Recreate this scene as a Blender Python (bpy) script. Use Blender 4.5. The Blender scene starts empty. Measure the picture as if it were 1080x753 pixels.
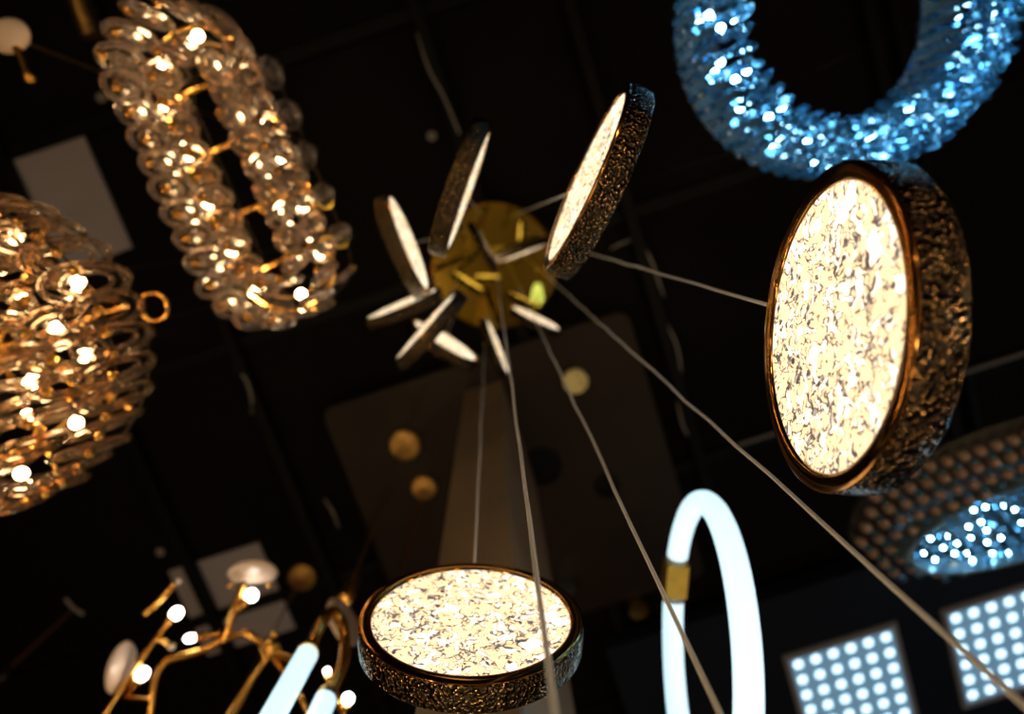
import bpy, math, random
from mathutils import Vector, Matrix

random.seed(7)
sc = bpy.context.scene
COL = sc.collection
PI = math.pi

# ------------------------------------------------------------------ camera
FPX, CX, CY = 720.0, 540.0, 376.5
ZC = 0.90                      # camera height above the floor
H = 3.30                       # ceiling above camera
CEIL = ZC + H
_w = Vector((517 - CX, -(237 - CY), -FPX)).normalized()       # zenith in camera space
_x = Vector((.948, .317, 0)); _x = (_x - _w * _x.dot(_w)).normalized()
_y = _w.cross(_x)
R = Matrix((_x, _y, _w))       # camera space -> world space
CAM = Vector((0, 0, ZC))

def ray(px, py):
    return R @ Vector(((px - CX) / FPX, -(py - CY) / FPX, -1.0))

def at(px, py, h):
    """world point seen at pixel (px, py), h metres above the camera"""
    r = ray(px, py)
    return CAM + r * (h / r.z)

cam = bpy.data.objects.new('camera', bpy.data.cameras.new('camera'))
COL.objects.link(cam)
cam.data.sensor_width = 36
cam.data.lens = 24
cam.data.clip_start = 0.01
cam.matrix_world = Matrix.Translation(CAM) @ R.to_4x4()
cam.data.dof.use_dof = True
cam.data.dof.focus_distance = 0.60
cam.data.dof.aperture_fstop = 2.8
cam.data.dof.aperture_blades = 9
sc.camera = cam

# ------------------------------------------------------------------ materials
def mat(name):
    m = bpy.data.materials.new(name)
    m.use_nodes = True
    nt = m.node_tree
    return m, nt, nt.nodes, nt.links, nt.nodes['Principled BSDF']

def pbr(name, col, rough=.5, metal=0, trans=0, ior=1.45, bump=None, noise=None, coat=0, spec=None):
    m, nt, N, L, b = mat(name)
    b.inputs['Base Color'].default_value = (*col, 1)
    b.inputs['Roughness'].default_value = rough
    b.inputs['Metallic'].default_value = metal
    b.inputs['Transmission Weight'].default_value = trans
    b.inputs['IOR'].default_value = ior
    b.inputs['Coat Weight'].default_value = coat
    if spec is not None:
        b.inputs['Specular IOR Level'].default_value = spec
    tc = N.new('ShaderNodeTexCoord')
    if noise:                                   # mild colour wear
        n = N.new('ShaderNodeTexNoise'); n.inputs['Scale'].default_value = noise[0]
        n.inputs['Detail'].default_value = 5
        L.new(tc.outputs['Object'], n.inputs['Vector'])
        r = N.new('ShaderNodeValToRGB')
        k = noise[1]
        r.color_ramp.elements[0].position = .3; r.color_ramp.elements[1].position = .7
        r.color_ramp.elements[0].color = (*[c * (1 - k) for c in col], 1)
        r.color_ramp.elements[1].color = (*[min(1, c * (1 + k)) for c in col], 1)
        L.new(n.outputs['Fac'], r.inputs['Fac']); L.new(r.outputs['Color'], b.inputs['Base Color'])
    if bump:
        n = N.new('ShaderNodeTexNoise'); n.inputs['Scale'].default_value = bump[0]
        L.new(tc.outputs['Object'], n.inputs['Vector'])
        bp = N.new('ShaderNodeBump'); bp.inputs['Strength'].default_value = bump[1]
        bp.inputs['Distance'].default_value = .004
        L.new(n.outputs['Fac'], bp.inputs['Height']); L.new(bp.outputs['Normal'], b.inputs['Normal'])
    return m

def emit(name, col, s, base=(.8, .8, .8)):
    m, nt, N, L, b = mat(name)
    b.inputs['Base Color'].default_value = (*base, 1)
    b.inputs['Emission Color'].default_value = (*col, 1)
    b.inputs['Emission Strength'].default_value = s
    b.inputs['Roughness'].default_value = .3
    return m

M = {}
M['ceiling'] = pbr('black_ceiling_paint', (.0055, .0042, .0045), .8, noise=(2.5, .15), bump=(60, .15), spec=.15)
M['bar'] = pbr('black_track_metal', (.004, .004, .004), .6, spec=.2)
M['soffit'] = pbr('brown_gloss_laminate', (.024, .0155, .010), .42, noise=(1.2, .12), spec=.25)
M['navy'] = pbr('navy_paint', (.010, .014, .024), .6, noise=(2, .15), spec=.25)
M['column'] = pbr('taupe_column_paint', (.27, .19, .12), .55, noise=(3, .1))
M['floor'] = pbr('dark_floor_tile', (.12, .10, .085), .35, noise=(1.5, .2))
M['wall'] = pbr('charcoal_wall_paint', (.03, .028, .027), .7, noise=(1.5, .15))
M['gold'] = pbr('polished_gold', (.86, .48, .12), .22, 1, noise=(9, .06))
M['gold_mirror'] = pbr('mirror_gold', (1, .72, .10), .012, 1, noise=(3, .03))
M['bronze'] = pbr('bronze_bezel', (.58, .29, .08), .13, 1, noise=(14, .1))
M['brass_dull'] = pbr('dull_brass', (.55, .33, .10), .42, 1, noise=(20, .25), bump=(30, .4))
M['cable'] = pbr('grey_cable_sheath', (.70, .71, .73), .4)
M['wire'] = pbr('black_wire', (.01, .01, .01), .5)
M['white_cord'] = pbr('white_cord', (.33, .31, .30), .6)
M['white_panel'] = pbr('white_acrylic_panel', (.44, .41, .47), .6, noise=(4, .05))
M['porcelain'] = pbr('pale_porcelain', (.80, .66, .55), .3, noise=(6, .05), coat=.3)
M['chrome'] = pbr('chrome', (.7, .72, .75), .12, 1)
M['dark_metal'] = pbr('dark_metal', (.02, .02, .02), .4, .5)
M['back'] = pbr('blackened_steel', (.05, .04, .035), .4, 1)
M['red_cord'] = pbr('reddish_fabric_cord', (.16, .06, .04), .7)
M['clear'] = pbr('clear_crystal', (1, .84, .74), .08, 0, .92, 1.5)
M['smoke'] = pbr('smoked_crystal', (1, .78, .58), .05, 0, .96, 1.5)
M['blue_glass'] = pbr('ice_blue_crystal', (.26, .60, .84), .05, 0, .95, 1.5)
M['brown_bead'] = pbr('smoky_bead', (.50, .32, .22), .22, .35, .2, 1.5, coat=.5)
M['warm_bulb'] = emit('warm_bulb', (1, .70, .36), 44)
M['white_bulb'] = emit('white_bulb', (1, .90, .78), 11)
M['blue_led'] = emit('cool_led', (.36, .74, 1), 38)
M['neon'] = emit('cool_white_tube', (.52, .80, .92), 1.35)
M['cell'] = emit('led_cell', (.58, .85, 1.0), 2.4)
M['led_back'] = emit('panel_glow_sheet', (.16, .46, .72), .32, (.42, .55, .66))
M['alu'] = pbr('grey_panel_frame', (.32, .33, .36), .45)

# hammered metal: cells of small raised pebbles
def hammered():
    m, nt, N, L, b = mat('hammered_bronze')
    b.inputs['Metallic'].default_value = 1
    b.inputs['Roughness'].default_value = .13
    tc = N.new('ShaderNodeTexCoord')
    ns = N.new('ShaderNodeTexNoise'); ns.inputs['Scale'].default_value = 60
    L.new(tc.outputs['Object'], ns.inputs['Vector'])
    mx = N.new('ShaderNodeMixRGB'); mx.blend_type = 'LINEAR_LIGHT'; mx.inputs['Fac'].default_value = .003
    L.new(tc.outputs['Object'], mx.inputs['Color1']); L.new(ns.outputs['Color'], mx.inputs['Color2'])
    v = N.new('ShaderNodeTexVoronoi'); v.feature = 'F1'; v.inputs['Scale'].default_value = 250
    L.new(mx.outputs['Color'], v.inputs['Vector'])
    bp = N.new('ShaderNodeBump'); bp.inputs['Strength'].default_value = 1; bp.inputs['Distance'].default_value = .0036
    bp.invert = True
    L.new(v.outputs['Distance'], bp.inputs['Height']); L.new(bp.outputs['Normal'], b.inputs['Normal'])
    r = N.new('ShaderNodeValToRGB')
    r.color_ramp.elements[0].position = .12; r.color_ramp.elements[0].color = (.66, .42, .17, 1)
    r.color_ramp.elements[1].position = .42; r.color_ramp.elements[1].color = (.06, .045, .03, 1)  # dark valleys painted into the colour so pebble tops sparkle
    L.new(v.outputs['Distance'], r.inputs['Fac']); L.new(r.outputs['Color'], b.inputs['Base Color'])
    return m
M['hammered'] = hammered()

# lit face: refraction of lumpy clear acrylic painted into the glow as dark veins
def lit_crystal():
    m, nt, N, L, b = mat('lit_crystal_acrylic')
    tc = N.new('ShaderNodeTexCoord')
    ns = N.new('ShaderNodeTexNoise'); ns.inputs['Scale'].default_value = 70; ns.inputs['Detail'].default_value = 1.5
    L.new(tc.outputs['Object'], ns.inputs['Vector'])
    mx = N.new('ShaderNodeMixRGB'); mx.blend_type = 'LINEAR_LIGHT'; mx.inputs['Fac'].default_value = .012
    L.new(tc.outputs['Object'], mx.inputs['Color1']); L.new(ns.outputs['Color'], mx.inputs['Color2'])
    # veins = narrow band around the mid level of a distorted noise
    n2 = N.new('ShaderNodeTexNoise'); n2.inputs['Scale'].default_value = 64; n2.inputs['Detail'].default_value = 1
    n2.inputs['Distortion'].default_value = 1.2
    L.new(mx.outputs['Color'], n2.inputs['Vector'])
    r = N.new('ShaderNodeValToRGB')
    e = r.color_ramp.elements
    e[0].position = .38; e[0].color = (1, .71, .37, 1)
    e[1].position = .45; e[1].color = (1, .69, .36, 1)
    for p, c in ((.475, (.16, .11, .075)), (.50, (.02, .02, .03)), (.525, (.25, .22, .21)), (.555, (1, .75, .44)), (.63, (1, .92, .78))):
        k = e.new(p); k.color = (*c, 1)
    L.new(n2.outputs['Fac'], r.inputs['Fac'])
    # where veins show at all
    n3 = N.new('ShaderNodeTexNoise'); n3.inputs['Scale'].default_value = 70; n3.inputs['Detail'].default_value = 1
    L.new(tc.outputs['Object'], n3.inputs['Vector'])
    r3 = N.new('ShaderNodeValToRGB')
    r3.color_ramp.elements[0].position = .30; r3.color_ramp.elements[1].position = .40
    L.new(n3.outputs['Fac'], r3.inputs['Fac'])
    mm = N.new('ShaderNodeMixRGB'); mm.inputs['Color1'].default_value = (1, .72, .39, 1)
    L.new(r3.outputs['Color'], mm.inputs['Fac']); L.new(r.outputs['Color'], mm.inputs['Color2'])
    L.new(mm.outputs['Color'], b.inputs['Emission Color'])
    b.inputs['Emission Strength'].default_value = 1.6
    b.inputs['Base Color'].default_value = (.12, .10, .08, 1)
    b.inputs['Roughness'].default_value = .12
    bp = N.new('ShaderNodeBump'); bp.inputs['Strength'].default_value = .7; bp.inputs['Distance'].default_value = .004
    L.new(n2.outputs['Fac'], bp.inputs['Height']); L.new(bp.outputs['Normal'], b.inputs['Normal'])
    return m
M['lit'] = lit_crystal()

# ------------------------------------------------------------------ mesh builder
class MB:
    def __init__(s): s.v = []; s.f = []
    def grid(s, rows, closed_u=True, closed_v=False, cap0=False, cap1=False):
        b = len(s.v); n = len(rows[0]); m = len(rows)
        for r in rows: s.v.extend(Vector(p) for p in r)
        for i in range(m if closed_v else m - 1):
            for j in range(n if closed_u else n - 1):
                i2 = (i + 1) % m; j2 = (j + 1) % n
                s.f.append((b + i * n + j, b + i * n + j2, b + i2 * n + j2, b + i2 * n + j))
        if cap0: s.f.append(tuple(b + j for j in reversed(range(n))))
        if cap1: s.f.append(tuple(b + (m - 1) * n + j for j in range(n)))
        return s
    def tube(s, pts, r, n=10, closed=False, cap=True):
        pts = [Vector(p) for p in pts]; rs = r if isinstance(r, (list, tuple)) else [r] * len(pts)
        rows = []; m = len(pts); up = None
        for i, p in enumerate(pts):
            if closed: t = pts[(i + 1) % m] - pts[i - 1]
            else: t = pts[min(i + 1, m - 1)] - pts[max(i - 1, 0)]
            t.normalize()
            if up is None:
                up = Vector((0, 0, 1)) if abs(t.z) < .9 else Vector((1, 0, 0))
            a = (up - t * up.dot(t)).normalized(); c = t.cross(a); up = a
            rows.append([p + (a * math.cos(2 * PI * k / n) + c * math.sin(2 * PI * k / n)) * rs[i] for k in range(n)])
        return s.grid(rows, True, closed, cap and not closed, cap and not closed)
    def lathe(s, prof, n=48, M4=None, closed=False):
        rows = []
        for r, z in prof:
            row = [Vector((r * math.cos(2 * PI * k / n), r * math.sin(2 * PI * k / n), z)) for k in range(n)]
            rows.append([M4 @ p for p in row] if M4 else row)
        return s.grid(rows, True, closed, not closed, not closed)
    def ball(s, c, r, n=14, m=9, sc3=(1, 1, 1), M3=None):
        rows = []
        c = Vector(c)
        for i in range(m + 1):
            a = PI * (i + .0) / m
            rr = max(math.sin(a), .02)
            row = [Vector((r * sc3[0] * rr * math.cos(2 * PI * k / n), r * sc3[1] * rr * math.sin(2 * PI * k / n), -r * sc3[2] * math.cos(a))) for k in range(n)]
            rows.append([c + (M3 @ p if M3 else p) for p in row])
        return s.grid(rows, True, False, True, True)
    def box(s, lo, hi, M4=None, bev=0):
        lo, hi = Vector(lo), Vector(hi)
        b = max(0, min(bev, *[(hi[i] - lo[i]) * .45 for i in range(3)]))
        def ring(d, z):
            x0, y0, x1, y1 = lo.x + d, lo.y + d, hi.x - d, hi.y - d
            k = b if b else 0
            if k == 0: P = [(x0, y0), (x1, y0), (x1, y1), (x0, y1)]
            else: P = [(x0 + k, y0), (x1 - k, y0), (x1, y0 + k), (x1, y1 - k), (x1 - k, y1), (x0 + k, y1), (x0, y1 - k), (x0, y0 + k)]
            return [Vector((x, y, z)) for x, y in P]
        if b: rows = [ring(b * .6, lo.z), ring(0, lo.z + b * .6), ring(0, hi.z - b * .6), ring(b * .6, hi.z)]
        else: rows = [ring(0, lo.z), ring(0, hi.z)]
        if M4: rows = [[M4 @ p for p in r] for r in rows]
        return s.grid(rows, True, False, True, True)
    def mesh(s, name, m, smooth=True, angle=40):
        me = bpy.data.meshes.new(name)
        me.from_pydata([tuple(v) for v in s.v], [], s.f)
        me.update()
        me.materials.append(m)
        if smooth:
            me.polygons.foreach_set('use_smooth', [True] * len(me.polygons))
            me.set_sharp_from_angle(angle=math.radians(angle))
        return me

def link(name, me, parent=None, M4=None):
    o = bpy.data.objects.new(name, me); COL.objects.link(o)
    if parent is not None: o.parent = parent
    if M4 is not None: o.matrix_local = M4
    return o

def obj(name, mb, m, parent=None, world=False, smooth=True, angle=40):
    """one mesh object; world=True: vertices given in world space under an unrotated Empty"""
    if world and parent is not None:
        off = parent.location.copy()
        p = parent
        while p.parent is not None:
            p = p.parent; off = off + p.location
        mb.v = [v - off for v in mb.v]
    return link(name, mb.mesh(name, m, smooth, angle), parent)

def tag(o, label=None, cat=None, group=None, kind=None):
    if label: o['label'] = label
    if cat: o['category'] = cat
    if group: o['group'] = group
    if kind: o['kind'] = kind
    return o

def thing(name, label, cat, loc, group=None, M4=None):
    o = bpy.data.objects.new(name, None); COL.objects.link(o)
    o.empty_display_size = .05
    if M4 is not None: o.matrix_world = M4
    else: o.location = loc
    return tag(o, label, cat, group)

def basis(x, y, z, loc=(0, 0, 0)):
    return Matrix.Translation(Vector(loc)) @ Matrix((x, y, z)).transposed().to_4x4()

def zto(d):
    """3x3 rotation taking +Z to d"""
    return Vector(d).normalized().to_track_quat('Z', 'Y').to_matrix()

def part(name, me, parent, M4=None): return link(name, me, parent, M4)

def smooth_path(pts, k=6):
    """Catmull-Rom through pts"""
    P = [Vector(p) for p in pts]; P = [2 * P[0] - P[1]] + P + [2 * P[-1] - P[-2]]
    out = []
    for i in range(1, len(P) - 2):
        for j in range(k):
            t = j / k
            out.append(.5 * ((2 * P[i]) + (P[i + 1] - P[i - 1]) * t + (2 * P[i - 1] - 5 * P[i] + 4 * P[i + 1] - P[i + 2]) * t * t
                             + (3 * P[i] - P[i - 1] - 3 * P[i + 1] + P[i + 2]) * t ** 3))
    out.append(P[-2]); return out

def merged(me_src, mats, name, m, parent):
    vs, fs = [], []
    sv = [v.co.copy() for v in me_src.vertices]; sf = [tuple(p.vertices) for p in me_src.polygons]
    for X in mats:
        b = len(vs); vs.extend(X @ v for v in sv); fs.extend(tuple(b + i for i in f) for f in sf)
    mb = MB(); mb.v = vs; mb.f = fs
    o = obj(name, mb, m, parent); o['kind'] = 'stuff'
    return o

# ------------------------------------------------------------------ the room
RX0, RX1, RY0, RY1 = -5.2, 5.2, -4.6, 5.2
def struct(name, mb, m): return tag(obj(name, mb, m, smooth=False), kind='structure')
struct('floor', MB().box((RX0, RY0, -.1), (RX1, RY1, 0)), M['floor'])
struct('ceiling', MB().box((RX0, RY0, CEIL), (RX1, RY1, CEIL + .1)), M['ceiling'])
struct('wall_left', MB().box((RX0 - .1, RY0, 0), (RX0, RY1, CEIL)), M['wall'])
struct('wall_right', MB().box((RX1, RY0, 0), (RX1 + .1, RY1, CEIL)), M['wall'])
struct('wall_back', MB().box((RX0, RY0 - .1, 0), (RX1, RY0, CEIL)), M['wall'])
struct('wall_front', MB().box((RX0, RY1, 0), (RX1, RY1 + .1, CEIL)), M['wall'])

# black suspended tracks under the ceiling
HB = H - .09
ntrim = 0
def vbar(px, py, w=.05):
    global ntrim; ntrim += 1
    x = at(px, py, HB).x
    struct('trim_%d' % ntrim, MB().box((x - w / 2, RY0, CEIL - .085), (x + w / 2, RY1, CEIL - .035)), M['bar'])
    return x
def ubar(px, py, w=.055):
    global ntrim; ntrim += 1
    y = at(px, py, HB).y
    struct('trim_%d' % ntrim, MB().box((RX0, y - w / 2, CEIL - .034), (RX1, y + w / 2, CEIL - .0005)), M['bar'])
    return y
xVa = vbar(275, 440); xVb = vbar(202, 610); xVc = vbar(455, 60); xVd = vbar(672, 250); xVe = vbar(925, 40)
xVf = vbar(1010, 330, .04)
yUa = ubar(150, 108, .06); yUb = ubar(270, 357); yUd = ubar(770, 482); yUe = ubar(330, 850)

# brown dropped soffit around the column: rounded slab
def rounded_slab(x0, y0, x1, y1, z0, z1, r, n=8):
    P = []
    for cx, cy, a0 in ((x1 - r, y1 - r, 0), (x0 + r, y1 - r, PI / 2), (x0 + r, y0 + r, PI), (x1 - r, y0 + r, 1.5 * PI)):
        for k in range(n + 1):
            a = a0 + k * PI / 2 / n
            P.append((cx + r * math.cos(a), cy + r * math.sin(a)))
    mb = MB(); e = .006
    cxm, cym = (x0 + x1) / 2, (y0 + y1) / 2
    def ring(z, d): return [Vector((x + (d if x < cxm else -d), y + (d if y < cym else -d), z)) for x, y in P]
    mb.grid([ring(z0, e), ring(z0 + e, 0), ring(z1, 0)], True, False, True, True)
    return mb
HS = H - .16
s0 = at(337, 432, HS); s1 = at(662, 326, HS); s2 = at(735, 560, HS)
SX0, SX1, SY0, SY1 = s0.x, s1.x, s1.y * .5 + s0.y * .5, s2.y + .25
struct('trim_soffit', rounded_slab(SX0, SY0, SX1, SY1, CEIL - .16, CEIL - .0861, .06), M['soffit'])
# square column rising through the soffit
c0 = at(490, 413, HS); c1 = at(528, 400, HS)
struct('column', MB().box((c0.x, (c0.y + c1.y) / 2, 0), (c1.x, (c0.y + c1.y) / 2 + .52, CEIL - .161), bev=.004), M['column'])
# navy lowered ceiling over the panel lights
HN = H - .20
n0 = at(800, 632, HN); n1 = at(1075, 552, HN)
NY = (n0.y + n1.y) / 2
struct('ceiling_navy', MB().box((at(640, 690, HN).x, NY, CEIL - .20), (RX1, RY1, CEIL - .0861)), M['navy'])

# ------------------------------------------------------------------ hammered disc pendants
HC = 3.15                      # mirrored canopy, underside above camera
AX = Vector((-.045, .185, 0))
RO, RI, T = .12, .106, .030
band = MB().lathe([(RO * .985, -T), (RO, -T + .002), (RO + .0006, -T * .5), (RO, -.002), (RO * .99, -.0005), (RO * .96, -.002), (RO * .96, -T)], 120, closed=True).mesh('housing', M['hammered'])
bez = MB().lathe([(RO * .992, -.001), (RO * .998, .0012), (RO * .985, .0022), (RI + .002, .0016), (RI, .0004), (RI, -.006), (RO * .97, -.006)], 120, closed=True).mesh('bezel', M['bronze'], angle=60)
def face_mesh():
    mb = MB(); rows = []
    n, m = 150, 44
    random.seed(3)
    for i in range(m + 1):
        r = max(.0006, (RI - .0002) * i / m); row = []
        for k in range(n):
            a = 2 * PI * k / n
            x, y = r * math.cos(a), r * math.sin(a)
            d = .0011 * (math.sin(x * 410 + 2.1 * math.sin(y * 350)) * math.cos(y * 390 + 1.7 * math.sin(x * 310 + 1)))
            d *= min(1, (m - i) / 5)
            row.append(Vector((x, y, -.0014 + d)))
        rows.append(row)
    mb.grid(rows, True, False, True, False)
    return mb.mesh('diffuser', M['lit'])
face = face_mesh()
backm = MB().lathe([(RO * .96, -T + .001), (RO * .9, -T - .001), (.02, -T - .001), (.018, -T - .001)], 64).mesh('back_plate', M['back'])
grip = MB().lathe([(.004, 0), (.0045, .001), (.0045, .006), (.003, .009), (.003, .016), (.0015, .018)], 16,
                  Matrix.Rotation(-PI / 2, 4, 'X')).mesh('cable_gripper', M['chrome'])

def pendant(xyz, yaw, label, kink=0.0, tilt=0.0):
    c = Vector(xyz) + CAM
    n = Vector((math.cos(yaw) * math.cos(tilt), math.sin(yaw) * math.cos(tilt), math.sin(tilt)))
    sx = Vector((0, 0, 1)).cross(n).normalized(); up = n.cross(sx)
    X = basis(sx, up, n, c)
    Xi = X.inverted().to_3x3()
    t = thing('disc_pendant', label, 'pendant light', None, 'hammered disc pendants of the spiral chandelier', X)
    part('housing', band, t); part('bezel', bez, t); part('diffuser', face, t); part('back_plate', backm, t)
    part('cable_gripper', grip, t, Matrix.Translation((0, RO, -T / 2)))
    top = ZC + HC - c.z
    mb = MB(); pts = []
    y0 = RO + .014; k = max(6, int((top - y0) / .09)); rnd = random.Random(int(abs(xyz[0]) * 1e5))
    for i in range(k + 1):
        f = i / k; s = kink * min(1, 4 * f, 4 * (1 - f))
        pts.append(Vector((0, y0, -T / 2)) + Xi @ Vector((rnd.uniform(-s, s), rnd.uniform(-s, s), (top - y0) * f)))
    cm = mb.tube(pts, .0019, 8).mesh('cable', M['cable'], angle=180)
    part('cable', cm, t)
    return t

pendant((.2107, .1480, .4912), 3.510, 'large bronze disc pendant at right edge-on to blue ring, showing its whole lit crystal face', .0012, .052)
pendant((-.1499, .3855, .6706), 5.064, 'hammered disc pendant at bottom centre, wide lit oval face in black bezel', .0015, .030)
pendant((.1255, -.016, .850), 3.864, 'large hammered disc pendant slanting right of the hub, slim lit face on its left', .001, -.019)
pendant((-.018, -.064, 1.206), 6.961, 'hammered disc pendant above the hub, second largest of the upper three', 0, -.012)
pendant((-.1805, -.0175, 1.522), -.043, 'tilted-looking disc pendant left of the hub, smallest of the upper three', 0, -.018)
pendant((-.309, .131, 1.95), 4.646, 'small disc pendant furthest left below the hub, lit strip on its top edge', 0, -.03)
pendant((-.222, .177, 1.620), 4.204, 'small disc pendant crossing in front of another, pointing down-left below the hub', 0, -.03)
pendant((-.236, .2825, 2.034), 5.593, 'small disc pendant crossed behind another at lower left, broad lit strip')
pendant((-.113, .427, 2.479), -.062, 'small upright disc pendant just below the hub beside two cables', 0, -.03)
pendant((.061, .420, 2.817), 5.47, 'small disc pendant at lower right of the hub above green-gold round lamp', 0, -.03)
pendant((.099, .158, 2.96), 1.53, 'small disc pendant with thin lit strip under the large slanting disc', 0, -.10)
pendant((-.0435, .0795, 2.93), 6.10, 'dark narrow disc pendant in front of the gold canopy, lit side hidden')
# three lower pendants: only their cables enter the picture
def low(px, py, h, z, label):
    p = at(px, py, h) - CAM
    n = (Vector((AX.x, AX.y)) - Vector((p.x, p.y)))
    yaw = math.atan2(n.y, n.x)
    pendant((p.x + T / 2 * math.cos(yaw), p.y + T / 2 * math.sin(yaw), z), yaw, label, .0016)
low(578, 700, .33, .02, 'disc pendant out of view below, its grey cable crossing the bottom oval face')
low(735, 700, .40, .02, 'disc pendant out of view below, its grey cable passing left of the glowing ring')
low(1000, 671, .34, .00, 'disc pendant out of view below, its grey cable running to the bottom right corner')

cn = thing('ceiling_canopy', 'round mirror-gold ceiling canopy where all disc cables meet', 'canopy', Vector((AX.x, AX.y, ZC + HC)))
obj('mirror_plate', MB().lathe([(.285, .012), (.285, .004), (.278, .0), (.02, 0), (.001, 0)], 96), M['gold_mirror'], cn, angle=8)
obj('canopy_rim', MB().lathe([(.287, .001), (.292, .004), (.292, .0635), (.284, .0635), (.284, .013)], 96, closed=True), M['gold'], cn)
for k in range(3):
    a = 2 * PI * k / 3 + .4
    obj('screw', MB().ball((.2 * math.cos(a), .2 * math.sin(a), -.0001), .009, 12, 6, (1, 1, .5)), M['gold'], cn)

# ------------------------------------------------------------------ oval crystals
def oval(L, W, th, m, name='crystal'):
    """vertical oval lens in local XZ, thickness along Y: beaded rim, groove, raised middle"""
    mb = MB(); rows = []
    for side in (1, -1):
        ps = [(.12, .42), (.45, .30), (.60, .10), (.72, .16), (.84, .5), (.95, .35), (1, 0)]
        if side == -1: ps = ps[::-1][1:]
        for f, t in ps:
            rows.append([Vector((W / 2 * f * math.cos(2 * PI * k / 22), side * th * t, L / 2 * f * math.sin(2 * PI * k / 22))) for k in range(22)])
    mb.grid(rows, True, False, True, True)
    return mb.mesh(name, m, angle=25)

def open_oval(L, W, r, m, name='crystal_loop'):
    mb = MB()
    for f in (1, .58):
        mb.tube([(W / 2 * f * math.cos(2 * PI * k / 22), 0, L / 2 * f * math.sin(2 * PI * k / 22)) for k in range(22)], r * (1 if f == 1 else .7), 6, True)
    return mb.mesh(name, m, angle=60)

def looped(L, W, r, m, name='crystal'):
    """vertical oval loop round a small faceted lens, lying in local XZ"""
    mb = MB()
    mb.tube([(W / 2 * math.cos(2 * PI * k / 24), 0, L / 2 * math.sin(2 * PI * k / 24)) for k in range(24)], r, 6, True)
    rows = [[Vector((W * .30 * f * math.cos(2 * PI * k / 14), t, L * .34 * f * math.sin(2 * PI * k / 14))) for k in range(14)]
            for f, t in ((.3, .006), (.8, .004), (1, 0), (.8, -.004), (.3, -.006))]
    mb.grid(rows, True, False, True, True)
    return mb.mesh(name, m, angle=30)

def stadium(cx, cy, hl, r, n_arc, spacing=None):
    """points (x, y, outward angle) round a racetrack whose long axis is local Y"""
    s = max(hl - r, 0); per = 4 * s + 2 * PI * r; n = n_arc; out = []
    for i in range(n):
        d = per * i / n
        if d < 2 * s: x, y, a = r, -s + d, 0
        elif d < 2 * s + PI * r:
            a = (d - 2 * s) / r; x, y = r * math.cos(a), s + r * math.sin(a)
        elif d < 4 * s + PI * r: x, y, a = -r, s - (d - 2 * s - PI * r), PI
        else:
            a = PI + (d - 4 * s - PI * r) / r; x, y = r * math.cos(a), -s + r * math.sin(a)
        out.append((cx + x, cy + y, a))
    return out

def rotz(a): return Matrix.Rotation(a, 4, 'Z')

# --- amber oblong chandelier, upper left
zA = 1.42
A0 = at(240, 180, zA)
hlA = (at(311, 340, zA) - at(169, 20, zA)).length / 2
rA = (at(300, 156, zA) - at(180, 204, zA)).length / 2 * .94
dA = at(311, 340, zA) - at(169, 20, zA)
angA = math.atan2(dA.y, dA.x) - PI / 2
tA = thing('crystal_chandelier', 'oblong amber crystal chandelier with open slot, hanging at upper left', 'chandelier', None, None, Matrix.Translation(A0) @ rotz(angA))
ov = looped(.165, .052, .0068, M['clear'])
rndA = random.Random(5)
def add_ring(par, me, hl, r, n, z, jit=.05, flare=0.0, first=0):
    for x, y, a in stadium(0, 0, hl, r, n)[first:]:
        X = Matrix.Translation((x, y, z)) @ rotz(a - PI / 2 + rndA.uniform(-jit, jit) + .5) @ Matrix.Rotation(flare + rndA.uniform(-jit, jit), 4, 'X')
        part('crystal', me, par, X)
add_ring(tA, ov, hlA, rA, 30, 0)
add_ring(tA, ov, hlA - .07, rA * .48, 22, .02)
add_ring(tA, ov, hlA, rA, 16, .20)
def track_tube(hl, r, z, rad, n=72): return MB().tube([(x, y, z) for x, y, a in stadium(0, 0, hl, r, n)], rad, 8, True)
obj('gold_frame', track_tube(hlA - .005, rA - .012, .105, .006), M['gold'], tA)
obj('gold_frame', track_tube(hlA - .035, rA * .48 + .036, .12, .0025), M['brass_dull'], tA)
obj('upper_frame', track_tube(hlA - .005, rA - .012, .30, .0025), M['back'], tA)
for yy in (-.62, -.22, .22, .62):
    o = MB(); y = yy * hlA
    o.tube([(-rA, y, .112), (rA, y, .112)], .007, 8)
    obj('cross_bar', o, M['gold'], tA)
for yy in (-.8, .8):
    obj('suspension_rod', MB().tube([(0, yy * (hlA - rA), .112), (0, yy * (hlA - rA), CEIL - A0.z)], .0018, 6), M['wire'], tA)
bul = MB().ball((0, 0, 0), .011, 10, 7).mesh('bulb', M['warm_bulb'])
for i, (x, y, a) in enumerate(stadium(0, 0, hlA - .035, rA * .76, 13)):
    part('bulb', bul, tA, Matrix.Translation((x, y, .06 + .02 * (i % 2))))
# small gold spacers between crystals
sp = MB().ball((0, 0, 0), .0095, 8, 6).mesh('gold_bead', M['gold'])
for (hl, r, n, z) in ((hlA - .004, rA - .006, 30, -.085), (hlA - .074, rA * .48 - .006, 22, -.07)):
    for x, y, a in stadium(0, 0, hl, r, n): part('gold_bead', sp, tA, Matrix.Translation((x, y, z + rndA.uniform(0, .05))))

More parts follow.
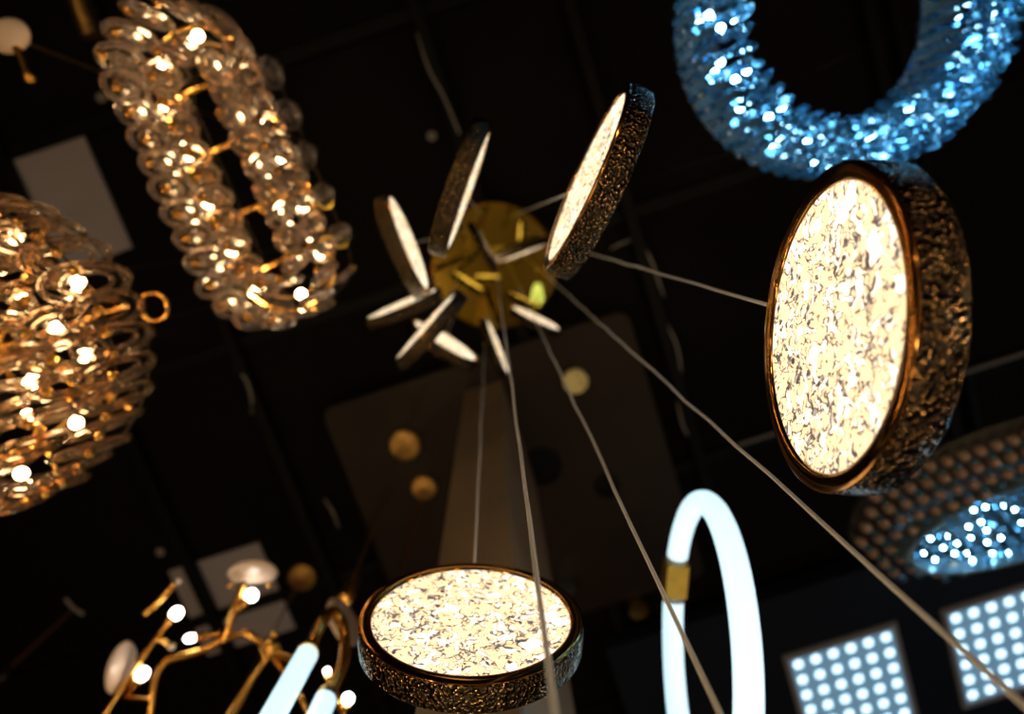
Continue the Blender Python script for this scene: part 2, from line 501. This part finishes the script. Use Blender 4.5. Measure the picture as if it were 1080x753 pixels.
# --- round amber chandelier, left edge
zB = 1.18
B0 = at(-46, 379, zB)
rB = (at(118, 390, zB) - B0).length
tB = thing('crystal_chandelier', 'round amber chandelier of long crystal loops, cut by the left edge', 'chandelier', B0)
lo = open_oval(.205, .064, .0064, M['smoke'])
lo2 = open_oval(.19, .060, .0062, M['smoke'])
rndA = random.Random(11)
add_ring(tB, lo, rB, rB, 31, .02, .08, -.14)
add_ring(tB, lo2, rB * .74, rB * .74, 23, -.01, .08, -.12)
add_ring(tB, lo2, rB * .5, rB * .5, 14, -.04, .08, -.1)
obj('gold_frame', track_tube(rB * 1.02, rB * 1.02, .12, .0022), M['back'], tB)
obj('gold_frame', track_tube(rB * .7, rB * .7, .075, .003), M['brass_dull'], tB)
obj('rim_ring', track_tube(rB * 1.05, rB * 1.05, -.015, .002), M['back'], tB)
for k in range(4):
    a = k * PI / 4
    obj('cross_bar', MB().tube([(rB * math.cos(a), rB * math.sin(a), .10), (-rB * math.cos(a), -rB * math.sin(a), .10)], .005, 8), M['gold'], tB)
for k in range(3):
    a = k * 2 * PI / 3 + .3
    obj('suspension_rod', MB().tube([(.5 * rB * math.cos(a), .5 * rB * math.sin(a), .1), (.5 * rB * math.cos(a), .5 * rB * math.sin(a), CEIL - B0.z)], .0018, 6), M['wire'], tB)
for k in range(22):
    a = k * 2 * PI / 22; r = rB * (.85 if k % 2 else .55)
    part('bulb', bul, tB, Matrix.Translation((r * math.cos(a), r * math.sin(a), rndA.uniform(-.03, .07))))
for k in range(90):
    a = k * 2 * PI / 45; r = rB * (1.04 if k < 45 else .72)
    part('gold_bead', sp, tB, Matrix.Translation((r * math.cos(a), r * math.sin(a), -.015 if k < 45 else -.09 + rndA.uniform(0, .1))))
hk = at(157, 325, zB + .12) - B0
ra = Vector((hk.x, hk.y, 0)).normalized()
obj('hook_ring', MB().tube([Vector((0, 0, .12)) + ra * (rB * 1.02 + .028 + .026 * math.cos(2 * PI * k / 24)) + Vector((-ra.y, ra.x, 0)) * .026 * math.sin(2 * PI * k / 24) for k in range(24)], .004, 8, True), M['gold'], tB)

# ------------------------------------------------------------------ blue ring chandelier, top right
zR = 1.45
R0 = at(905, 2, zR)
rRo = (at(905, 178, zR) - R0).length; rRi = (at(905, 128, zR) - R0).length
tR = thing('crystal_chandelier', 'big round ring chandelier of ice-blue crystals, cut by the top edge', 'chandelier', R0)
def bar_crystal(L, W, name, m):
    mb = MB(); n = 6
    rows = [[Vector((W * s * math.cos(2 * PI * k / n), W * s * math.sin(2 * PI * k / n), L * z)) for k in range(n)]
            for s, z in ((.12, -.5), (.8, -.38), (1, -.1), (1, .1), (.8, .38), (.12, .5))]
    mb.grid(rows, True, False, True, True)
    return mb.mesh(name, m, angle=10)
bc = bar_crystal(.072, .0095, 'crystal', M['blue_glass'])
Xs = []
rndR = random.Random(2)
for ring in range(7):
    f = ring / 6; r = rRi + (rRo - rRi) * f
    zoff = -.035 * math.sin(PI * f)
    n = int(2 * PI * r / .033)
    for k in range(n):
        a = 2 * PI * (k + .5 * (ring % 2)) / n
        p = Vector((r * math.cos(a), r * math.sin(a), zoff + rndR.uniform(-.006, .006)))
        Xs.append(Matrix.Translation(p) @ rotz(a + rndR.uniform(0, 1)) @ Matrix.Rotation(rndR.uniform(-.25, .25), 4, 'X'))
# outer and inner side walls, upper tiers
for r, zz in ((rRo + .006, .06), (rRi - .006, .06), (rRo + .006, .12), (rRi - .006, .12)):
    n = int(2 * PI * r / .033)
    for k in range(n):
        a = 2 * PI * k / n
        Xs.append(Matrix.Translation((r * math.cos(a), r * math.sin(a), zz)) @ rotz(a + rndR.uniform(0, 1)))
def seen(p):
    c = R.transposed() @ (p - CAM)
    if c.z >= 0: return 1e9
    u = CX - FPX * c.x / c.z; v = CY + FPX * c.y / c.z
    return c.length if (0 < u < 1080 and 0 < v < 753) else 1e6 + c.length
def split(root, me, Xs, pname, m):
    order = sorted(range(len(Xs)), key=lambda i: seen(root.location + Xs[i].translation))
    for i in order[:100]: part(pname, me, root, Xs[i])
    if len(Xs) > 100: merged(me, [Xs[i] for i in order[100:]], pname + '_strands', m, root)
split(tR, bc, Xs, 'crystal', M['blue_glass'])
obj('ring_frame', MB().lathe([(rRo, .16), (rRo, .172), (rRi, .172), (rRi, .16)], 72, closed=True), M['dark_metal'], tR)
led = MB().ball((0, 0, 0), .008, 8, 6).mesh('led', M['blue_led'])
Ls = []
for ring, f in enumerate((.14, .38, .62, .86)):
    r = rRi + (rRo - rRi) * f; n = int(2 * PI * r / .10)
    for k in range(n):
        a = 2 * PI * (k + .37 * ring) / n + rndR.uniform(-.02, .02)
        Ls.append(Matrix.Translation((r * math.cos(a), r * math.sin(a), .028 + rndR.uniform(-.03, .02))))
split(tR, led, Ls, 'led', M['blue_led'])
for k in range(3):
    a = k * 2 * PI / 3 + .2; r = (rRi + rRo) / 2
    obj('suspension_rod', MB().tube([(r * math.cos(a), r * math.sin(a), .17), (r * math.cos(a), r * math.sin(a), CEIL - R0.z)], .0018, 6), M['wire'], tR)

# ------------------------------------------------------------------ bead chandelier, lower right
zE = 1.75
E0 = at(1085, 522, zE)
eu = at(916, 576, zE) - E0
angE = math.atan2(eu.y, eu.x)
eL = eu.length * 1.03; eW = (at(1062, 470, zE) - at(1105, 590, zE)).length / 2 * 1.0
tE = thing('crystal_chandelier', 'oval chandelier of brown and blue glass beads behind the big right disc', 'chandelier', E0)
bead = MB().ball((0, 0, 0), .0165, 10, 7, (1, 1, 1.4)).mesh('bead', M['brown_bead'])
beadb = MB().ball((0, 0, 0), .011, 10, 7, (1, 1, 1.2)).mesh('blue_bead', M['blue_glass'])
Bx, Bb, Le = [], [], []
rE = Matrix.Rotation(angE, 4, 'Z')
sp_ = .047
i = -30
for i in range(-14, 15):
    for j in range(-8, 9):
        x = (i + .5 * (j % 2)) * sp_; y = j * sp_ * .86
        e = abs(x / eL) ** 2.6 + abs(y / eW) ** 2.6
        if e > 1: continue
        ei = ((x + .0) / (eL * .76)) ** 2 + ((y + eW * .36) / (eW * .58)) ** 2
        p = rE @ Vector((x, y, .03 * e))
        if ei > 1.08:
            Bx.append(Matrix.Translation(p)); Bb.append(Matrix.Translation(p + Vector((.004, .003, -.034))))
        elif ei < .9:
            Bb.append(Matrix.Translation(p + Vector((0, 0, -.01))))
            Bb.append(Matrix.Translation(p + Vector((0, 0, .03))))
            if random.random() < .8: Le.append(Matrix.Translation(p + rE.to_3x3() @ Vector((sp_ * .5 + random.uniform(-.012, .012), random.uniform(-.012, .012), .005))))
split(tE, bead, Bx, 'bead', M['brown_bead'])
split(tE, beadb, Bb, 'blue_bead', M['blue_glass'])
ledE = MB().ball((0, 0, 0), .0048, 8, 6).mesh('led', M['blue_led'])
split(tE, ledE, Le, 'led', M['blue_led'])
obj('inner_hoop', MB().grid([[rE @ Vector((eL * .76 * s * math.cos(2 * PI * k / 64), -eW * .36 + eW * .58 * s * math.sin(2 * PI * k / 64), z)) for k in range(64)]
    for s, z in ((1, -.02), (1.05, -.02), (1.05, .05), (1, .05))], True, True), pbr('blue_grey_hoop', (.22, .34, .42), .3, .6), tE)
obj('tray_plate', MB().grid([[rE @ Vector((eL * s * math.cos(2 * PI * k / 64), eW * s * math.sin(2 * PI * k / 64), z)) for k in range(64)]
    for s, z in ((.98, .075), (1, .078), (1, .095), (.98, .1))], True, False, True, True), M['dark_metal'], tE)
for s in (-.5, .5):
    p = rE @ Vector((eL * s, 0, 0))
    obj('suspension_rod', MB().tube([(p.x, p.y, .1), (p.x, p.y, CEIL - E0.z - .2 - .0005)], .0018, 6), M['wire'], tE)

# ------------------------------------------------------------------ glowing upright ring
G0 = CAM + Vector((.1175, .7846, 1.0315))
RG, yG, tlG = .2472, .357, -.0747
nG = Vector((math.cos(yG) * math.cos(tlG), math.sin(yG) * math.cos(tlG), math.sin(tlG)))
tG = thing('ring_pendant', 'upright cool-white glowing tube ring with brass block, right of bottom disc', 'pendant light', G0)
eG = Vector((0, 0, 1)).cross(nG).normalized(); uG = nG.cross(eG)
def gp(a, r=RG): return eG * r * math.cos(a) + uG * r * math.sin(a)
# angle of the brass block: found where the ring projects nearest to it
def pix(p):
    c = R.transposed() @ (p - CAM); return (CX - FPX * c.x / c.z, CY + FPX * c.y / c.z)
best = min((k * 2 * PI / 720 for k in range(720)), key=lambda a: (pix(G0 + gp(a))[0] - 712) ** 2 + (pix(G0 + gp(a))[1] - 609) ** 2)
gap = .030 / RG
obj('glowing_tube', MB().tube([gp(best + gap + (2 * PI - 2 * gap) * k / 120) for k in range(121)], .0203, 20), M['neon'], tG)
tang = (gp(best + .01) - gp(best - .01)).normalized()
ro = gp(best).normalized()
bm = basis(tang.cross(ro), ro, tang) if basis(tang.cross(ro), ro, tang).to_3x3().determinant() > 0 else basis(ro.cross(tang), ro, tang)
bm = Matrix.Translation(gp(best)) @ bm
ob = obj('brass_block', MB().box((-.023, -.025, -.036), (.023, .025, .036), bm, .002), pbr('brushed_brass', (.62, .44, .09), .38, 1, noise=(30, .15)), tG, angle=20)
for s in (-1, 1):
    obj('end_collar', MB().tube([gp(best + s * gap * 1.15), gp(best + s * gap * 1.7)], .0208, 20), pbr('frosted_collar', (.5, .6, .65), .4), tG)
    sm = MB(); p = bm @ Vector((.0231, .004, .022 * s)); sm.ball(p, .003, 8, 6); obj('screw', sm, M['gold'], ob)
for k in (-1, 1):
    obj('suspension_wire', MB().tube([gp(PI / 2 + .25 * k), (gp(PI / 2 + .25 * k).x, gp(PI / 2 + .25 * k).y, CEIL - G0.z - .161)], .0006, 5), M['wire'], tG)

# ------------------------------------------------------------------ linear tubes on a gold bent arm, lower left
hT = .95
tT = thing('tube_lamp', 'two cool-white light tubes on a bent gold arm, left of bottom disc', 'pendant light', at(340, 690, hT + .2))
pA, pB = at(324, 690, hT + .18), at(344, 737, hT + .12)
arm = smooth_path([at(324, 692, hT + .18), at(331, 674, hT + .22), at(341, 655, hT + .26), at(351, 645, hT + .3), at(360, 655, hT + .3), at(364, 676, hT + .26), at(362, 698, hT + .2), at(345, 738, hT + .12)])
obj('bent_arm', MB().tube(arm, .0115, 12), M['gold'], tT, world=True)
obj('light_tube', MB().tube([pA, at(306, 722, hT + .09), at(272, 784, hT - .06)], .0195, 16), M['neon'], tT, world=True)
obj('light_tube', MB().tube([pB, at(330, 768, hT + .03), at(318, 800, hT - .04)], .019, 16), M['neon'], tT, world=True)
for p, q in ((pA, arm[1]), (pB, arm[-2])):
    d = (Vector(q) - Vector(p)).normalized()
    obj('end_cap', MB().tube([p - d * .001, p + d * .012], .0202, 16), M['gold'], tT, world=True)
pk = at(353, 645, hT + .3)
obj('suspension_wire', MB().tube([pk, (pk.x, pk.y, CEIL - .0005)], .001, 6), M['wire'], tT, world=True)

# ------------------------------------------------------------------ branch chandelier, lower left
zF = 1.55
hub = at(285, 686, zF)
cn0 = at(318, 610, H - .03)
tF = thing('branch_chandelier', 'gold branch chandelier with round bulbs and pale porcelain discs, lower left', 'chandelier', hub)
def br(pts, r=.008, m='gold', name='branch'):
    P = [at(*p) for p in pts]
    obj(name, MB().tube(smooth_path(P, 5) if len(P) > 2 else P, r, 10), M[m], tF, world=True)
z = zF
br([(285, 688, z), (270, 674, z + .02), (257, 668, z + .02), (234, 675, z)], .0095)
br([(234, 675, z), (213, 686, z - .02), (176, 696, z - .05)], .0095)
br([(176, 696, z - .05), (164, 715, z - .08), (158, 757, z - .12)], .0085)
br([(232, 668, z), (206, 671, z - .02)], .008)
br([(236, 676, z), (247, 643, z + .03), (257, 612, z + .06)], .009)
br([(247, 646, z + .03), (262, 634, z + .04)], .007)
br([(285, 688, z), (312, 696, z - .03)], .011)
br([(285, 690, z), (262, 722, z - .05), (238, 760, z - .1)], .007)
br([(108, 757, z - .1), (135, 717, z - .05), (160, 680, z), (178, 656, z + .03)], .0075)
br([(164, 672, z), (182, 681, z)], .006)
br([(132, 736, z - .06), (147, 717, z - .06)], .006)
br([(132, 735, z - .06), (158, 738, z - .1)], .0065)
br([(153, 646, z + .05), (163, 639, z + .06), (184, 617, z + .1)], .0085)
br([(285, 688, z), (318, 738, z - .08), (330, 765, z - .1)], .007)
br([(345, 712, z), (352, 730, z), (365, 760, z)], .007)
ctr = Vector((cn0.x, cn0.y, 0))
hubtop = Vector((cn0.x, cn0.y, hub.z))
obj('stem', MB().tube([hub, (hubtop + hub) / 2 + Vector((0, 0, .01)), hubtop + Vector((0, 0, .02)), Vector((cn0.x, cn0.y, CEIL - .02))], .0045, 8), M['brass_dull'], tF, world=True)
obj('hub_knot', MB().ball(hub, .024, 14, 10, (1.2, 1.2, .8)), M['gold'], tF, world=True)
def bulb(px, py, zz, r, sx=1.0, toward=None, m='white_bulb'):
    p = at(px, py, zz)
    Q = zto(at(*toward) - p) if toward else Matrix.Identity(3)
    r *= .9
    o = obj('bulb', MB().ball(p, r, 16, 10, (1, 1, sx), Q), M[m], tF, world=True)
    if toward:
        d = (at(*toward) - p).normalized()
        a = p + d * r * sx * .9
        mb = MB().tube([a, a + d * .018], .0105, 12)
        mb.v = [v - hub for v in mb.v]; obj('bulb_holder', mb, M['gold'], o)
bulb(186, 647, z + .04, .0165, 1.1, (172, 662, z + .01))
bulb(265, 628, z + .05, .0175, 1, (256, 640, z + .03))
bulb(150, 711, z - .05, .0165, 1.15, (138, 727, z - .06))
bulb(201, 673, z - .02, .011, 1.5, (215, 670, z - .01))
bulb(367, 737, z, .0155, 1, (363, 752, z))
bulb(345, 708, z, .009, 1, (347, 716, z))
bulb(257, 667, z + .0, .010, 1, (268, 672, z), 'gold')
bulb(181, 682, z, .010, 1, None, 'porcelain')
bulb(188, 613, z + .1, .0085, 1, None, 'porcelain')
bulb(154, 646, z + .05, .011, 1, None, 'gold')
bulb(163, 640, z + .06, .010, 1, None, 'gold')
bulb(313, 696, z - .03, .013, 1, None, 'gold')
bulb(289, 670, z + .03, .011, 1, None, 'gold')
def shell(px, py, zz, w, h, ang, pts, size=.84, flip=1):
    """pale flat-domed disc, w x h pixels, lying so its short side runs along screen angle ang"""
    p = at(px, py, zz); d = (p - CAM).length / FPX
    view = (p - CAM).normalized()
    e1 = (R @ Vector((math.cos(ang), -math.sin(ang), 0))); e1 = (e1 - view * e1.dot(view)).normalized()
    e2 = view.cross(e1)
    k = math.sqrt(max(0, 1 - (h / w) ** 2))
    nrm = (e2 * k * flip + view * (-h / w)).normalized()       # plate normal
    b2 = nrm.cross(e1)
    Q = Matrix((e1, b2, nrm)).transposed()
    rr = w / 2 * d * size
    mb = MB()
    prof = [(.02, .16), (.5, .15), (.85, .10), (.97, .04), (1, 0), (.97, -.05), (.85, -.09), (.5, -.11), (.02, -.12)]
    rows = [[p + Q @ Vector((rr * f * (1 + .035 * math.sin(3 * 2 * PI * k / 40 + px)) * math.cos(2 * PI * k / 40), rr * f * math.sin(2 * PI * k / 40), rr * t)) for k in range(40)] for f, t in prof]
    mb.grid(rows, True, False, True, True)
    o = obj('porcelain_disc', mb, M['porcelain'], tF, world=True, angle=80)
    for x, y in pts:
        q = p + R @ Vector(((x - px) * d, -(y - py) * d, 0)) - view * .01
        mb = MB().ball(q, .0085, 10, 6); mb.v = [v - hub for v in mb.v]
        obj('rivet', mb, M['gold'], o)
shell(267, 604, z + .08, 54, 25, 0.0, ((245, 616), (283, 615)))
shell(128, 703, z - .03, 52, 25, math.radians(108), ((119, 716),), .80, -1)
shell(363, 656, z + .04, 54, 25, math.radians(60), (), .92, -1)
# its round ceiling canopy
def canopy(parent, c, r, name='ceiling_rose'):
    mb = MB().lathe([(r * .2, -.012), (r * .25, -.010), (r * .92, -.004), (r, .0), (r, .0295), (r * .9, .0295)], 10)
    mb.v = [v + (c if parent is None else c - parent.location) for v in mb.v]
    return obj(name, mb, M['brass_dull'], parent, angle=12)
canopy(tF, Vector((cn0.x, cn0.y, CEIL - .03)), .075)

# ------------------------------------------------------------------ small pendants hung from the brown soffit
def rod_pendant(px, py, r, zbot, length, rad, label):
    c = at(px, py, HS - .03)
    t = thing('rod_pendant', label, 'pendant light', Vector((c.x, c.y, zbot + ZC)), 'brass rod pendants under the brown soffit')
    top = CEIL - .16
    canopy(t, Vector((c.x, c.y, top - .03)), r)
    obj('rod', MB().tube([(0, 0, length), (0, 0, top - .042 - t.location.z)], .0042, 8), M['brass_dull'], t)
    obj('lamp_body', MB().lathe([(rad * .75, .0), (rad, .004), (rad, length * .86), (rad * .5, length * .95), (.008, length), (.004, length + .01)], 28), M['gold'], t)
    obj('lamp_ring', MB().lathe([(rad * 1.02, .02), (rad * 1.12, .024), (rad * 1.12, .04), (rad * 1.02, .044)], 28, closed=True), M['gold'], t)
    return t
rod_pendant(427, 470, .076, 1.74, .15, .022, 'slim gold rod pendant left of bottom disc, on the larger round brass canopy')
rod_pendant(447, 515, .062, 1.76, .20, .032, 'gold rod pendant tucked behind the bottom disc, on the smaller round brass canopy')

def spot(px, py, r, label, m, name='ceiling_spotlight', lens='cool'):
    c = at(px, py, HS - .05)
    t = thing(name, label, 'spotlight', Vector((c.x, c.y, CEIL - .16)))
    obj('spot_body', MB().lathe([(r * .6, -.058), (r, -.06), (r, -.052), (r * .96, -.012), (r * .7, -.0005), (.01, -.0005)], 28), m, t)
    obj('lens', MB().lathe([(r * .58, -.0575), (r * .4, -.05), (.001, -.046)], 24), pbr('spot_lens', (.25, .25, .22), .2, .3), t)
    return t
spot(607, 402, .058, 'round green-gold ceiling spotlight under the hub on brown soffit', pbr('pale_brass', (.75, .68, .33), .35, .7))
spot(673, 643, .047, 'small brass ceiling spotlight left of the glowing ring', M['gold'])
spot(597, 618, .050, 'small chrome ceiling spotlight beside the upper right of bottom disc', M['chrome'])
for px, py, r, lb in ((572, 492, .095, 'black round ceiling speaker right of the column'), (640, 512, .06, 'small black round ceiling vent on the soffit further right')):
    c = at(px, py, HS)
    t = thing('ceiling_speaker', lb, 'speaker', Vector((c.x, c.y, CEIL - .16)))
    obj('speaker_rim', MB().lathe([(r * .85, -.0005), (r * .85, -.012), (r, -.01), (r * 1.02, -.0005)], 40, closed=True), M['bar'], t)
    obj('speaker_mesh', MB().lathe([(r * .84, -.004), (r * .5, -.008), (.002, -.009)], 40), M['bar'], t)

# ------------------------------------------------------------------ LED panel lights
cellm = MB().grid([[Vector((.0215 * s * (abs(math.cos(a)) ** .5) * (1 if math.cos(a) > 0 else -1), .0215 * s * (abs(math.sin(a)) ** .5) * (1 if math.sin(a) > 0 else -1), zz))
          for a in [2 * PI * k / 24 for k in range(24)]] for s, zz in ((.2, -.008), (.7, -.007), (.95, -.004), (1, 0))], True, False, True, True).mesh('led_cell', M['cell'])
def led_panel(px, py, label):
    c = at(px, py, HN - .02)                 # corner nearest the picture's top left
    S = .60
    t = thing('led_panel', label, 'panel light', Vector((c.x + S / 2, c.y + S / 2, CEIL - .20)), 'square LED panel lights')
    h = S / 2
    mb = MB()
    rows = []
    for d, zz in ((0, -.0005), (0, -.018), (.004, -.022), (.026, -.022), (.03, -.015)):
        rows.append([Vector(p) for p in ((-h + d, -h + d, zz), (h - d, -h + d, zz), (h - d, h - d, zz), (-h + d, h - d, zz))])
    obj('frame', mb.grid(rows), M['alu'], t, smooth=False)
    obj('backing_sheet', MB().box((-h + .029, -h + .029, -.012), (h - .029, h - .029, -.006)), M['led_back'], t, smooth=False)
    for i in range(6):
        for j in range(6):
            part('led_cell', cellm, t, Matrix.Translation(((i - 2.5) * .093, (j - 2.5) * .093, -.0125)))
    return t
led_panel(826, 694, 'square white LED panel light of bright square dots, left of the two')
led_panel(993, 645, 'square white LED panel light of bright square dots, right of the two')

# unlit white panels in the black ceiling
def white_panel(x0, y0, x1, y1, label):
    t = thing('ceiling_light', label, 'panel light', Vector(((x0 + x1) / 2, (y0 + y1) / 2, CEIL)))
    a, b = (x1 - x0) / 2, (y1 - y0) / 2
    obj('panel', MB().box((-a + .01, -b + .01, -.012), (a - .01, b - .01, -.0005)), M['white_panel'], t, smooth=False)
    rows = []
    for d, zz in ((0, -.0005), (0, -.016), (.012, -.016), (.012, -.0125)):
        rows.append([Vector(p) for p in ((-a + d, -b + d, zz), (a - d, -b + d, zz), (a - d, b - d, zz), (-a + d, b - d, zz))])
    obj('frame', MB().grid(rows), M['white_panel'], t, smooth=False)
q0 = at(92, 142, H - .01); q1 = at(134, 258, H - .01); q2 = at(5, 168, H - .01)
white_panel(q2.x, q0.y, (q0.x + q1.x) / 2, q1.y + .02, 'unlit white square ceiling panel above the round amber chandelier')
q0 = at(272, 572, H - .01); q1 = at(312, 662, H - .01); q2 = at(178, 602, H - .01)
white_panel(q2.x, q0.y, (q0.x + q1.x) / 2, q1.y, 'unlit white square ceiling panel behind the branch chandelier, crossed by black tracks')

# ------------------------------------------------------------------ cords along the tracks
def cord(pts, label, r=.006, m='white_cord', name='cable', h=H - .1):
    P = smooth_path([at(x, y, (h + k)) for x, y, k in pts])
    o = obj(name, MB().tube(P, r, 8), M[m], angle=180)
    return tag(o, label, 'cable', 'white cords tied along the ceiling tracks')
cord([(248, 388, .06), (259, 400, 0), (265, 418, -.01), (266, 436, .06)], 'short white cord loop below the oblong amber chandelier')
cord([(342, 526, .06), (351, 540, .0), (357, 556, .06)], 'short faint white cord loop left of the brown soffit')
cord([(678, 258, .06), (687, 275, 0), (695, 298, .0), (700, 312, .06)], 'white cord loop nearest the hub, right of the big slanting disc')
cord([(702, 340, .06), (712, 360, -.01), (717, 380, 0), (718, 400, .06)], 'white cord loop in the middle of three right of the hub')
cord([(714, 422, .06), (720, 448, 0), (728, 464, .06)], 'white cord loop lowest of three right of the hub')
cord([(440, 35, .06), (452, 72, .0), (467, 100, 0), (480, 130, -.01), (488, 150, .06)], 'long white cord running from the top edge towards the upper discs')
cord([(645, 262, .06), (655, 257, 0), (668, 252, .06)], 'tiny white cord end beside the big slanting disc')
# conduit pipe on the right
y = (at(1015, 395, H - .12).y + at(1078, 372, H - .12).y) / 2
x0 = at(780, 474, H - .12).x
pp = obj('ceiling_pipe', MB().tube([(x0, y, CEIL - .12), (RX1 - .01, y, CEIL - .12)], .010, 12), pbr('grey_conduit', (.20, .19, .19), .5))
tag(pp, 'thin grey conduit pipe on black ceiling right of the big disc', 'pipe')
# sprinkler heads / small white buttons
for px, py, lb in ((455, 143, 'small white ceiling sensor above the upper discs'), (104, 102, 'small pale ceiling sensor left of the oblong chandelier'), (167, 584, 'small pale ceiling sensor above the branch chandelier')):
    c = at(px, py, H - .02)
    t = thing('ceiling_sensor', lb, 'sensor', Vector((c.x, c.y, CEIL)))
    obj('sensor_base', MB().lathe([(.022, -.0005), (.021, -.006), (.012, -.008)], 20), M['white_cord'], t)
    obj('sensor_dome', MB().ball((0, 0, -.012), .012, 12, 8), M['white_cord'], t)

# ------------------------------------------------------------------ lamps at the left edge
zL = 1.6
p0 = at(10, 38, zL)
t = thing('arm_lamp', 'gold arm lamp with pale porcelain disc at the top left corner', 'pendant light', p0)
obj('porcelain_disc', MB().ball(p0, .045, 20, 10, (1, .8, .42)), M['porcelain'], t, world=True)
obj('gold_arm', MB().tube([at(14, 44, zL), at(24, 62, zL - .01), at(31, 82, zL - .02)], .010, 12), M['gold'], t, world=True)
obj('gold_tip', MB().ball(at(31, 82, zL - .02), .014, 12, 8), M['gold'], t, world=True)
obj('stem', MB().tube([(p0.x, p0.y, p0.z + .018), (p0.x, p0.y, CEIL - .0005)], .003, 8), M['brass_dull'], t, world=True)
p0 = at(92, 18, 2.6)
t = thing('gold_tube_pendant', 'dim brown-gold tube hanging near the top left, beside the oblong chandelier', 'pendant light', p0)
obj('tube_body', MB().tube([at(80, -6, 2.6), at(96, 38, 2.6)], .032, 16), M['brass_dull'], t, world=True)
obj('stem', MB().tube([(p0.x, p0.y, p0.z), (p0.x, p0.y, CEIL - .0005)], .003, 8), M['brass_dull'], t, world=True)
z0 = 2.75
p0 = at(2, 712, z0)
t = thing('cord_pendant', 'small gold and chrome pendant on reddish cord at the bottom left edge', 'pendant light', p0)
obj('gold_cap', MB().lathe([(.004, .05), (.02, .045), (.028, .02), (.028, 0)], 20, Matrix.Translation(p0)), M['gold'], t, world=True)
obj('chrome_shade', MB().lathe([(.029, .002), (.034, -.02), (.03, -.045), (.01, -.05)], 20, Matrix.Translation(p0)), M['chrome'], t, world=True)
obj('cord', MB().tube([p0 + Vector((0, 0, .05)), Vector((p0.x, p0.y, CEIL - .02))], .0065, 8), M['red_cord'], t, world=True)
obj('cord_hook', MB().tube([Vector((p0.x - .03, p0.y - .06, CEIL - .005)), Vector((p0.x, p0.y, CEIL - .022)), Vector((p0.x + .02, p0.y + .05, CEIL - .005))], .010, 8), M['white_cord'], t, world=True)

# ------------------------------------------------------------------ added unseen point lights for fill and metal glints, standing in for showroom lamps
def lamp(name, loc, e, col, r):
    l = bpy.data.lights.new(name, 'POINT'); l.energy = e; l.color = col; l.shadow_soft_size = r
    o = bpy.data.objects.new(name, l); COL.objects.link(o); o.location = loc
WARM = (1, .67, .34)
for x, y, z_, e, r in ((-2.4, 1.6, 1.3, 9, .10), (1.3, .3, .25, 5, .06), (1.7, 1.2, .7, 6, .07), (1.2, -1.0, .5, 6, .07), (2.3, -.3, .9, 7, .08), (.3, 1.9, .5, 6, .07),
                       (-.9, 1.5, .35, 5, .06), (-1.3, .2, .6, 6, .07), (-.5, -1.3, .6, 6, .07), (-1.6, -2.4, 1.6, 9, .1), (.9, 2.4, .9, 5, .07), (.75, .95, .15, 3, .05), (-1.35, 1.75, 1.2, 4, .06), (-.85, .6, 1.15, 8, .08), (.8, .3, .2, 2.2, .08), (1.0, 1.05, .3, 2.5, .08), (1.5, .7, .2, 2.5, .08), (.65, -.25, .3, 2, .08), (2.0, .9, .4, 3, .1), (-.9, .3, .2, 3, .1), (-1.2, .95, .5, 3, .1), (-.8, -.7, .5, 4, .1), (-.3, -1.0, .3, 3, .1), (-.3, .9, .15, 2, .08), (1.9, .35, 1.3, 6, .08)):
    lamp('fill_light', (x, y, z_), e, WARM, r * .5)
lamp('fill_light', (2.8, 2.8, 2.0), 9, (.45, .72, 1), .12)
lamp('fill_light', (1.2, 3.2, .8), 6, (.5, .74, 1), .10)

wd = bpy.data.worlds.new('World'); sc.world = wd; wd.use_nodes = True
wd.node_tree.nodes['Background'].inputs[0].default_value = (.9, .85, .8, 1)
wd.node_tree.nodes['Background'].inputs[1].default_value = .02

sc.view_settings.view_transform = 'Standard'
sc.view_settings.look = 'None'
sc.view_settings.exposure = 0
sc.view_settings.gamma = 1
sc.view_settings.use_curve_mapping = False
sc.cycles.use_denoising = True
sc.cycles.max_bounces = 10
sc.cycles.transmission_bounces = 8
sc.cycles.transparent_max_bounces = 12
sc.cycles.caustics_reflective = True
sc.cycles.caustics_refractive = True
sc.cycles.blur_glossy = .1
sc.cycles.sample_clamp_indirect = 6
